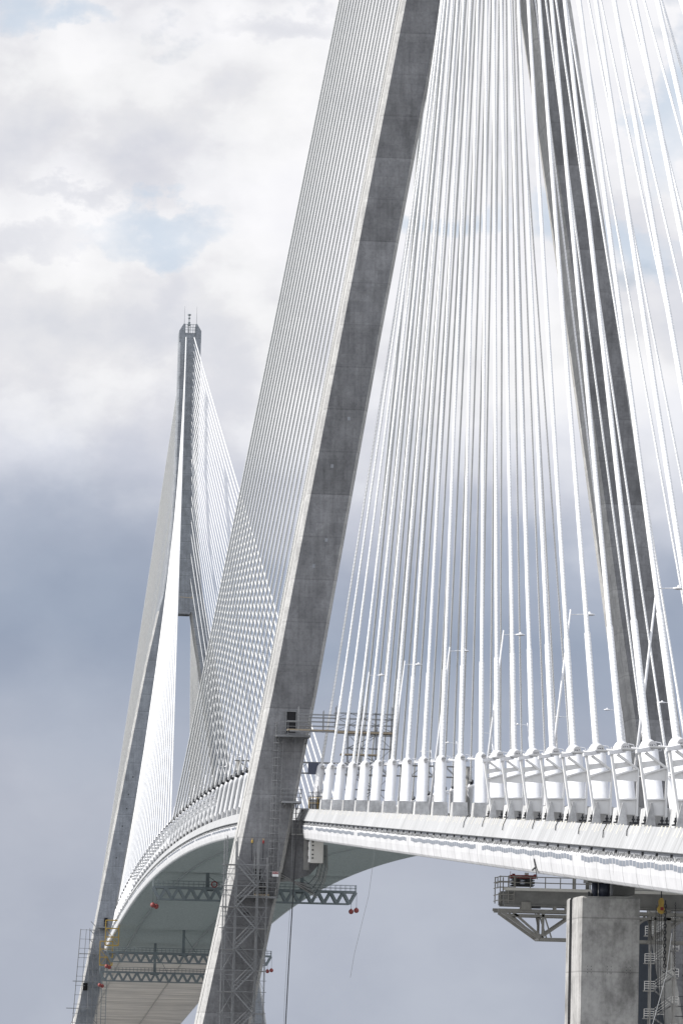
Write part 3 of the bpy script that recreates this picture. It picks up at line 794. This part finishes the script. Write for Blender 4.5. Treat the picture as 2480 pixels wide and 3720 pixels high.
for X, y, z, lb in ((640,20.6,47.2,'upper'),(700,20.2,43.0,'lower')):
    t = thing('access_cage', 'yellow access cage at the left end of the %s distant traveller' % lb, 'cage', (X,y,z))
    mb = MB()
    for a in (-1.6,1.6):
        for b in (-.9,.9): mb.beam((a,b*1.9,0),(a,b*1.9,6.4),.16,.16)
        for h in (0,2.1,4.3,6.4): mb.beam((a,-1.7,h),(a,1.7,h),.14,.22)
        mb.beam((a,-1.7,0),(a,1.7,4.3),.08,.08); mb.beam((a,1.7,0),(a,-1.7,4.3),.08,.08)
    mb.build('frame', M['yellow'], t)
    mb = MB(); mb.box(-1.6,1.6,-1.7,1.7,-.2,.0); mb.build('floor', M['yellow'], t)

# ------------------------------------------------------------------ scaffold and ladder tower at the distant tower's left leg
t = thing('scaffold_tower', 'pale tube scaffold climbing the left leg of the distant tower', 'scaffold', (0,0,0))
mb = MB(); X = L-9
zs = [53.4-2.6*i for i in range(12)][::-1]
scaffold(mb, (X, X+2.2), (20.9,22.4,23.6), [z for z in zs if z > 27], .07, False, 4)
for i, z in enumerate(zs):
    if z < 27: continue
    off = (53.4-z)*.07
    mb.tube([(X,23.4+off,z),(X,26.2+off,z)], .06, 5)
    mb.tube([(X,21.0,z),(X,23.4,z+2.4)], .1, 5)
mb.tube([(X,26.2,53.6),(X,27.9,24)], .1, 6); mb.tube([(X,24.6,53.6),(X,26.0,24)], .07, 6)
mb.build('tube_frame', M['steel'], t)
mb = MB(); mb.box(X-.3,X+2.4,20.8,26.4,46.6,46.8); mb.box(X-.3,X+2.4,20.9,28,38.9,39.1); mb.box(X-.3,X+2.4,21.5,29.6,31.3,31.5); mb.build('platform', M['steel'], t)
t = platform('small railed platform below the doorway of the distant tower leg', 18.0, 21.6, 54.4, L-7.4, L-4.9)
t = thing('ladder_tower', 'slim dark lattice ladder tower right of the distant scaffold', 'ladder', (L-10, 19.2, 0))
mb = MB()
for y in (-.65,.65): mb.beam((0,y,24),(0,y,43),.14,.14); mb.beam((1.2,y,24),(1.2,y,43),.14,.14)
z = 24
while z < 43: mb.beam((0,-.65,z),(0,.65,z),.09,.09); z += .9 if int(z*10) % 3 else 1.7
mb.build('lattice', M['truss'], t)
# far cranked service bracket on the mast
tag(MB().tube([(L-6,-2.6,148.4),(L-6,1.0,148.6)], .09, 6).tube([(L-6,-2.6,148.1),(L-6,-2.6,149)], .09, 6).build('davit_arm', M['wood']), 'thin pale davit arm across the distant mast just above its fork', 'davit')

# ------------------------------------------------------------------ pier under the near side span
PX0, PX1, PY0, PY1, PT = -224.8, -217.8, 14.1, 17.85, 34.2
t = thing('bridge_pier', 'square concrete pier under the near deck with bright grooved left face', 'pier', ((PX0+PX1)/2, (PY0+PY1)/2, 0))
cx, cy = (PX0+PX1)/2, (PY0+PY1)/2; hx, hy = (PX1-PX0)/2, (PY1-PY0)/2
mb = MB()
P = [(-hx,-hy),(-hx,hy-.12),(-hx+.15,hy),(.3,hy),(.4,hy-1.),(1.5,hy-1.),(1.6,hy),(hx-.5,hy),(hx,hy-.4),(hx,-hy+.3),(hx-.4,-hy)]
mb.v = [(x,y,-1) for x,y in P]+[(x,y,PT-.12) for x,y in P]+[(x*.97,y*.96,PT) for x,y in P]
n = len(P)
for k in (0,1):
    for i in range(n): j = (i+1) % n; mb.f.append((k*n+i,k*n+j,(k+1)*n+j,(k+1)*n+i))
mb.f.append(tuple(range(n))); mb.f.append(tuple(range(2*n,3*n)))
sh = fix_normals(mb.build('shaft', M['pier'], t)); sh.data.materials.append(M['groove'])
for k in (0,1):
    for i in (3,4,5): sh.data.polygons[k*n+i].material_index = 1
for y in (1.25, -.0, -1.2):       # anchor pockets
    q = MB(); q.box(-hx-.025,-hx+.1,y-.28,y+.28,29.25,30.0); pk = q.build('pocket', M['pier'], t)
    d = MB()
    for r_ in range(3):
        for c_ in range(2): d.tube([(-hx-.03,y-.12+.24*c_,29.42+.2*r_),(-hx-.05,y-.12+.24*c_,29.42+.2*r_)], .025, 6)
    d.build('bolt', M['dark'], pk)
q = MB().tube([(0,-.1,PT-.05),(0,-.1,PT+1.05)], .36, 16); q.tube([(0,.5,PT-.05),(0,.5,PT+1.05)], .2, 12)
q.build('bearing', M['cyl'], t, True)
q = MB(); q.box(-1,1,-1.2,1.1,PT+.95,PT+1.3); q.box(-.4,1,-2.0,-.6,PT+.2,PT+1.2); q.build('bearing_plate', M['greysteel'], t)
q = MB(); q.tube([(-hx+.6,hy-.6,PT),(-hx+.6,hy-.6,PT+.3)], .06, 6); q.tube([(-hx+1.6,hy-.9,PT),(-hx+1.6,hy-.9,PT+.22)], .1, 8); q.build('lifting_eye', M['dark'], t)
tag(MB().box(-214,-209,-17,13.5,deck(-211)-4.3,deck(-211)-3.2).build('cross_girder', M['greysteel']), 'dark steel cross girder between pier top and near deck soffit', 'girder')

# ------------------------------------------------------------------ gantry crane under the near deck (behind the pier)
GX = -120
t = thing('gantry_crane', 'taupe steel underslung gantry with trapezoid truss, projecting left of the pier', 'gantry', (GX,0,0))
mb = MB(); Y0, Y1 = 10.75, -14
for x in (-1.7, 1.7):
    mb.box(x-.2,x+.2,Y1,Y0-.3,36.75,37.85); mb.box(x-.32,x+.32,Y1,Y0-.5,37.85,37.98); mb.box(x-.3,x+.3,Y1,Y0-.4,36.65,36.75)
mb.build('main_beam', M['greysteel'], t)
mb = MB()
mb.box(-2.1,-1.9,Y1,Y0-.3,37.95,38.2); mb.build('edge_rail', M['beige'], t)
mb = MB()
for x in (-1.6,1.6):
    mb.beam((x,Y0+.2,36.35),(x,Y1,36.35),.25,.25) if x > 0 else None
    mb.beam((x,Y0+.1,36.25),(x,Y1,36.25),.28,.28); mb.beam((x,Y0-.9,35.85),(x,Y1,35.85),.2,.22)
    mb.beam((x,Y0-.3,36.1),(x,7.2,33.9),.26,.26); mb.beam((x,Y0-1.2,36.1),(x,6.9,33.9),.2,.2)
    mb.beam((x,7.2,33.85),(x,Y1,33.85),.26,.26)
    y = 7.2; 
    for i in range(6):
        mb.beam((x,y,33.9),(x,y-3.1,36.1),.18,.18); mb.beam((x,y-.25,33.9),(x,y-.25,36.2),.22,.2)
        if i % 2 == 0: mb.beam((x,y-.3,36.1),(x,y-1.0,34),.12,.12)
        y -= 3.25
for y in (7.2,3.9,.7,-2.6,-5.8): mb.beam((-1.6,y,33.85),(1.6,y,33.85),.16,.16); mb.beam((-1.6,y,33.9),(1.6,y,36.1),.1,.1)
mb.build('truss', M['girder'], t)
mb = MB()
for y, w in ((8.6,.6),(6.0,.16),(5.0,.14),(2.6,.3),(.9,.3)): MB().box(-1.9,-1.3,y-w,y+w*.6,36.3,36.7).build('trolley', M['girder'], t)
mb.box(-2.05,-1.3,8.1,8.9,36.3,37.0); mb.build('winch_box', M['girder'], t)
mb = MB(); mb.tube([(-1.7,8.2,36.6),(-1.7,7.2,36.6)], .16, 10); mb.build('motor', M['dark'], t)
mb = MB(); rail(mb, [(-2,Y1,38.15),(-2,Y0,38.15),(1.8,Y0,38.15)], .98, .045, 1.3, 2)
for x in (-2,1.8):
    for y in (Y0,Y0-.7,Y0-1.2): mb.tube([(x,y,36.9),(x,y,39.2)], .05, 5)
for h in (37.1,37.6,38.2,38.7): mb.tube([(-2,Y0-1.2,h),(-2,Y0+.1,h),(1.8,Y0+.1,h)], .05, 5)
for y in (4.4,1.9,-.6): mb.box(-2.05,-1.95,y-.1,y+.1,38.1,39.2)
mb.build('rail', M['girder'], t)
mb = MB(); mb.box(-1.9,-1.3,1.9,2.5,38.0,40.9); mb.box(-1.9,-1.5,3.0,3.3,38.0,40.9); mb.box(-1.9,-1.3,-1.4,-.5,38.0,40.9); mb.box(-1.9,-1.6,-1.0,1.2,38.2,38.9); mb.build('hanger', M['greysteel'], t)
MB().box(-2.0,-1.9,3.75,4.4,39.25,39.85).build('notice_panel', M['dark'], t)
MB().prism([(1.2,33.7),(3.6,33.7),(3.6,33.3),(-1,31.9),(-1,33.7)], lambda a,b: (-1.2,a,b), lambda a,b: (1.2,a,b)).build('hopper', M['greysteel'], t)
# scissor lift riding on it
t = thing('scissor_lift', 'red scissor lift parked on top of the underslung gantry', 'scissor lift', (GX-1.2,8.75,38.3))
MB().box(-.6,.6,-1.15,1.1,.72,1.0).build('platform_body', M['redpaint'], t)
mb = MB(); mb.box(-.62,.62,-.9,1.0,.02,.12)
for s in (-.55,.55):
    for h in (.12,.27,.42,.57): mb.beam((s,-1,h),(s,1,h+.15),.05,.07); mb.beam((s,1,h),(s,-1,h+.15),.05,.07)
mb.build('scissor_arms', M['dark'], t)
mb = MB(); mb.box(-.3,.2,-.5,-.2,1.0,1.22); mb.build('control_box', M['beige'], t)
mb = MB(); mb.box(-.1,.1,.65,.9,1.0,1.12); mb.tube([(-.5,1.1,.8),(-.5,1.1,1.3)], .02, 5); mb.box(-.5,.5,-1.12,-1.0,1.0,1.1); mb.build('fitting', M['redpaint'], t)
cu = bpy.data.curves.new('lettering', 'FONT'); cu.body = 'SKYJACK'; cu.size = .2; cu.align_x = 'LEFT'; cu.align_y = 'CENTER'; cu.materials.append(M['signwhite'])
tx = bpy.data.objects.new('lettering', cu); col.objects.link(tx); tx.parent = t; tx.location = (-.61, .92, .86); tx.rotation_euler = (R(90), 0, R(-90))

# hoist block, chains, hanging strut right of the pier
def gy(px, X=-123.): return 55.51-(px+98)*(X+499.8)/16000.
t = thing('hook_block', 'yellow hook block with red centre hanging right of the pier', 'hook block', (-123, gy(2390), 36.9))
fix_normals(MB().prism([(-.1,.7),(-.22,.45),(-.2,.1),(-.38,-.2),(-.3,-.55),(0,-.68),(.28,-.5),(.36,-.2),(.2,.1),(.24,.45),(.1,.7)], lambda a,b: (-.22,a,b), lambda a,b: (.22,a,b)).build('shell', M['yellow'], t))
MB().box(-.26,-.22,-.16,.1,-.36,-.08).build('label_plate', M['redpaint'], t)
MB().tube([(0,0,.6),(0,0,1.9)], .05, 6).build('fall_line', M['dark'], t)
def chain(y, z0, z1, w, label):
    t = thing('hanging_chain', label, 'chain', (-123.8, y, z0)); mb = MB(); z = z0; k = 0
    n = 10
    while z > z1:
        ax = k % 2; pts = []
        for i in range(n+1):
            a = 2*math.pi*i/n; u = .55*w*math.cos(a); v = w*.95*math.sin(a)
            pts.append((0, u, z-z0+v) if ax else (u, 0, z-z0+v))
        mb.tube(pts, w*.2, 5, False); z -= w*1.42; k += 1
    mb.build('links', M['dark'], t)
    mb = MB(); mb.tube([(0,-.1,z-z0-.1),(0,-.05,z-z0-.3),(0,.1,z-z0-.3),(0,.14,z-z0-.15)], .05, 6); mb.build('hook', M['dark'], t)
chain(gy(2400), 37.2, 31.8, .2, 'heavy dark chain hanging left of the grey strut')
chain(gy(2473), 37.2, 31.4, .2, 'heavy dark chain hanging against the right frame border')
chain(gy(2437), 37.2, 31.8, .1, 'thin dark chain along the right side of the grey strut')
t = thing('hanging_strut', 'grey steel box strut hanging between the chains', 'strut', (-121.5, gy(2424), 37.4))
MB().box(-.2,.2,-.27,.3,-5.3,0).build('strut_body', M['girder'], t)
MB().box(-.24,.24,-.27,.3,-5.9,-5.3).build('end_lug', M['girder'], t)
MB().tube([(-.26,.08,-5.6),(-.3,.08,-5.6)], .09, 10).build('pin', M['dark'], t)
g = 'vertical hoist ropes right of the pier'
for i, (px, z1, zt) in enumerate(((2374,10,37.),(2381,10,37.),(2387,28,37.),(2394,10,37.),(2409,12,37.4),(2357,33,36.))):
    o = MB().tube([(-122.6,gy(px),zt),(-122.6,gy(px)-.05*(i%3),25),(-122.6,gy(px)+.1,z1)] if z1 < 25 else [(-122.6,gy(px),zt),(-122.6,gy(px),z1)], .03, 5).build('hoist_rope', M['dark'])
    tag(o, 'dark hoist rope hanging below the gantry, %s of those right of the pier' % ORD[i], 'rope', g)
o = MB().tube([(-124,gy(2423),34.6),(-124,gy(2405),31),(-124,gy(2383),29),(-124,gy(2372),28),(-124,gy(2356),26.6),(-124,gy(2346),25.8)], .03, 5).build('hoist_rope', M['signwhite'])
tag(o, 'pale slack rope curving down between the gantry and the stairs', 'rope')

# stair tower at the near tower's right leg
t = thing('stair_tower', 'steel zigzag stair tower beside the right tower leg, sunlit pale railings', 'stair tower', (-12,-20,0))
mb = MB(); fl = MB(); la = MB(); rl = MB(); z = 40.2; 
for y in (.75,-1.95): mb.beam((0,y,0),(0,y,41),.14,.14); mb.beam((1.2,y,0),(1.2,y,41),.14,.14)
while z > 2:
    rl = MB()
    la.box(0,1.2,.2,1.4,z-.12,z); la.box(0,1.2,-2.4,-1.7,z-1.7,z-1.55)
    fl.beam((0,.3,z),(0,-1.9,z-1.55),.08,.16); fl.beam((1.2,.3,z-3.05),(1.2,-1.9,z-1.55),.08,.16)
    rail(rl, [(0,1.4,z),(0,.2,z)], 1.0, .04, .6, 4); rail(rl, [(0,-2.4,z-1.5),(0,-1.75,z-1.5)], .9, .04, .6, 3)
    for h in (.3,.6,.95): rl.tube([(1.1,.2,z-3.0+h),(1.1,-1.8,z-1.5+h)], .035, 5)
    rl.tube([(0,.2,z+.45),(0,-.9,z+.45)], .03, 5); rl.build('rail', M['beige'], t)
    z -= 3.05
mb.build('column', M['girder'], t); fl.build('flight', M['greysteel'], t); la.build('landing', M['girder'], t)
tag(MB().box(8,8.15,-34,-17.5,.2,39.5).build('debris_sheet', M['sheet']), 'blue grey debris sheeting hung behind the stair tower under the deck', 'sheeting')
t = thing('wall_ladder', 'dark rungs of a ladder at the foot of the right tower leg', 'ladder', (-8,-23.2,0))
mb = MB(); z = 14.
for y in (-.6,.6): mb.tube([(0,y,10),(0,y,31)], .05, 5)
while z < 31: mb.tube([(0,-.6,z),(0,.6,z)], .05, 5); z += 1.1
mb.build('rung', M['dark'], t)

for o in [o for o in col.objects if o.type == 'FONT']:
    bpy.context.view_layer.update()
    me = bpy.data.meshes.new_from_object(o.evaluated_get(bpy.context.evaluated_depsgraph_get()))
    n_ = bpy.data.objects.new('lettering', me); col.objects.link(n_); n_.parent = o.parent; n_.location = o.location; n_.rotation_euler = o.rotation_euler
    bpy.data.objects.remove(o)

# ------------------------------------------------------------------ ground and water
def sheet(name, x0, x1, y0, y1, z, mat):
    tag(MB().add([(x0,y0,z),(x1,y0,z),(x1,y1,z),(x0,y1,z)], [(0,1,2,3)]).build(name, mat), None, None, None, 'structure')
sheet('ground', -40000, 40000, -40000, 40000, 0, M['ground'])
sheet('river', 45, L-45, -20000, 20000, .05, M['water'])

# ------------------------------------------------------------------ light, sky
SUN_EL, SUN_AZ = R(39), R(86)     # azimuth from +X towards +Y
sd = Vector((math.cos(SUN_EL)*math.cos(SUN_AZ), math.cos(SUN_EL)*math.sin(SUN_AZ), math.sin(SUN_EL)))
s = bpy.data.lights.new('Sun', 'SUN'); s.energy = 5.0; s.angle = R(.6); s.color = (1,.965,.92)
so = bpy.data.objects.new('Sun', s); col.objects.link(so); so.rotation_euler = (-sd).to_track_quat('-Z', 'Y').to_euler(); so.location = (0,0,300)

w = bpy.data.worlds.new('World'); scene.world = w; w.use_nodes = True; nt = w.node_tree; nt.nodes.clear()
class W(N):
    def __init__(s): s.t = nt; s.n = nt.nodes; s.l = nt.links
q = W()
out = q.new('ShaderNodeOutputWorld'); bg1 = q.new('ShaderNodeBackground'); bg2 = q.new('ShaderNodeBackground'); mx = q.new('ShaderNodeMixShader')
sky = q.new('ShaderNodeTexSky', sky_type='NISHITA'); sky.sun_disc = False; sky.sun_elevation = SUN_EL; sky.sun_rotation = R(90)-SUN_AZ
q.link(sky.outputs[0], bg1.inputs[0]); bg1.inputs[1].default_value = .1
tc = q.new('ShaderNodeTexCoord').outputs['Generated']
sep = q.new('ShaderNodeSeparateXYZ'); q.link(tc, sep.inputs[0])
def off(v, o): 
    n = q.new('ShaderNodeMapping'); n.inputs['Location'].default_value = o; n.inputs['Scale'].default_value = (1,1,1.5); q.link(v, n.inputs['Vector']); return n.outputs[0]
n1 = q.noise(off(tc, (.3,.1,.7)), 17., 7, .53)
n2 = q.noise(off(tc, (3.1,1.7,.2)), 9., 5, .5)
n3 = q.noise(off(tc, (7.3,4.2,5.1)), 24., 6, .55)
el = q.math('ADD', sep.outputs[2], q.math('MULTIPLY', q.math('SUBTRACT', n2, .5), .05))
el = q.math('ADD', el, q.math('MULTIPLY', q.math('SUBTRACT', n1, .5), .05))
base = q.ramp(el, [(0, (.455,.49,.57)), (.045, (.465,.495,.575)), (.072, (.40,.445,.54)), (.095, (.33,.385,.49)), (.112, (.41,.455,.555)), (.126, (.66,.68,.75)), (.145, (.82,.82,.85)), (.25, (.80,.80,.83)), (.5, (.56,.60,.68))])
puff = q.ramp(q.noise(off(tc, (5.3,2.2,9.1)), 17., 10, .54), [(.39, (.87,.885,.925)), (.48, (.985,.985,.995)), (.52, (1.08,1.08,1.075)), (.6, (1.17,1.165,1.155))])
soft = q.ramp(n3, [(.35, (.93,.935,.95)), (.6, (1.03,1.03,1.025))])
hi0 = q.ramp(el, [(.105, .12), (.14, 1)])
cloud = q.mul(q.mul(base, q.mix(hi0, (1.,1.,1.), puff)), soft)
back_fill = q.ramp(q.math('ADD', q.math('MULTIPLY', sep.outputs[0], .5), .5), [(.42, (1.85,1.83,1.8)), (.62, (1.,1.,1.))])  # added fill: sky behind the camera brightened for the shaded faces
cloud = q.mul(cloud, back_fill)
BLUE = [ (-0.03843,0.18156,0.01500,0.00438), (-0.00884,0.22662,0.01063,0.00375), (-0.00011,0.22866,0.00500,0.00500), (-0.14912,0.21366,0.00562,0.02063), (-0.14275,0.17895,0.01250,0.00562), (-0.09680,0.18431,0.01875,0.00375), (-0.12723,0.18179,0.00750,0.00562) ]
WHITE = [ (-0.02057,0.21078,0.04063,0.01438), (-0.05778,0.21198,0.01875,0.01625), (-0.01615,0.16058,0.02625,0.02625), (-0.05661,0.16184,0.01625,0.02000), (-0.09179,0.21463,0.02500,0.01875), (-0.12527,0.15413,0.03125,0.01562) ]
GREY = [ (-0.06021,0.22834,0.01625,0.00375), (-0.00740,0.17989,0.01625,0.00375), (-0.03052,0.15921,0.00688,0.00750), (-0.05203,0.15061,0.00813,0.01250), (-0.03884,0.17054,0.00500,0.00688), (-0.01828,0.18822,0.01375,0.00250) ]
n5 = q.noise(off(tc, (2.7,6.1,3.3)), 70., 8, .6); n6 = q.noise(off(tc, (9.7,.1,4.3)), 70., 8, .6)
wy = q.math('ADD', q.math('ADD', sep.outputs[1], q.math('MULTIPLY', q.math('SUBTRACT', n1, .5), .03)), q.math('MULTIPLY', q.math('SUBTRACT', n5, .5), .02))
wz = q.math('ADD', q.math('ADD', sep.outputs[2], q.math('MULTIPLY', q.math('SUBTRACT', n3, .5), .03)), q.math('MULTIPLY', q.math('SUBTRACT', n6, .5), .02))
def spots(L_, soft_):
    acc = None
    for y0, z0, ry, rz in L_:
        a = q.math('DIVIDE', q.math('SUBTRACT', wy, y0), ry); b = q.math('DIVIDE', q.math('SUBTRACT', wz, z0), rz)
        v = q.math('SUBTRACT', 1., q.math('MULTIPLY', q.math('ADD', q.math('MULTIPLY', a, a), q.math('MULTIPLY', b, b)), soft_), clamp=True)
        acc = v if acc is None else q.math('MAXIMUM', acc, v)
    return acc
front = q.math('GREATER_THAN', sep.outputs[0], .2)
wh = q.math('MULTIPLY', q.math('MULTIPLY', spots(WHITE, .8), front), .85)
cloud = q.mix(wh, cloud, q.mul(puff, (.83,.83,.845)))
cloud = q.mix(q.math('MULTIPLY', q.math('MULTIPLY', spots(GREY, .7), front), .6), cloud, (.67,.685,.75))
cloud = q.mix(q.math('MULTIPLY', q.math('MULTIPLY', spots(BLUE, .75), front), .7), cloud, (.56,.665,.795))
q.link(cloud, bg2.inputs[0]); bg2.inputs[1].default_value = 1.
# openings of blue in the upper cloud
bl = q.ramp(q.noise(off(tc, (1.9,8.8,2.2)), 20., 7, .5), [(.60, 0), (.68, .6)])
hi = q.ramp(sep.outputs[2], [(.13, 0), (.16, 1)])
fac = q.math('SUBTRACT', 1., q.math('MULTIPLY', bl, hi))
q.link(fac, mx.inputs[0]); q.link(bg1.outputs[0], mx.inputs[1]); q.link(bg2.outputs[0], mx.inputs[2]); q.link(mx.outputs[0], out.inputs[0])

# ------------------------------------------------------------------ camera
yaw, pitch, roll = 0.079996, 0.118777, 0.024455
f = Vector((math.cos(pitch)*math.cos(yaw), -math.cos(pitch)*math.sin(yaw), math.sin(pitch)))
r = f.cross(Vector((0,0,1))).normalized(); u = r.cross(f)
r2 = r*math.cos(roll)+u*math.sin(roll); u2 = u*math.cos(roll)-r*math.sin(roll)
cam = bpy.data.cameras.new('Camera'); co = bpy.data.objects.new('Camera', cam); col.objects.link(co)
cam.sensor_fit = 'VERTICAL'; cam.sensor_height = 24; cam.lens = 16000/3720*24; cam.clip_start = 1; cam.clip_end = 60000
mt = Matrix((r2, u2, -f)).transposed().to_4x4(); mt.translation = Vector((-499.780, 55.508, 25.0))
co.matrix_world = mt
scene.camera = co
scene.render.resolution_x = 682; scene.render.resolution_y = 1024
scene.view_settings.view_transform = 'Standard'; scene.view_settings.look = 'None'; scene.view_settings.exposure = 0
scene.render.film_transparent = False
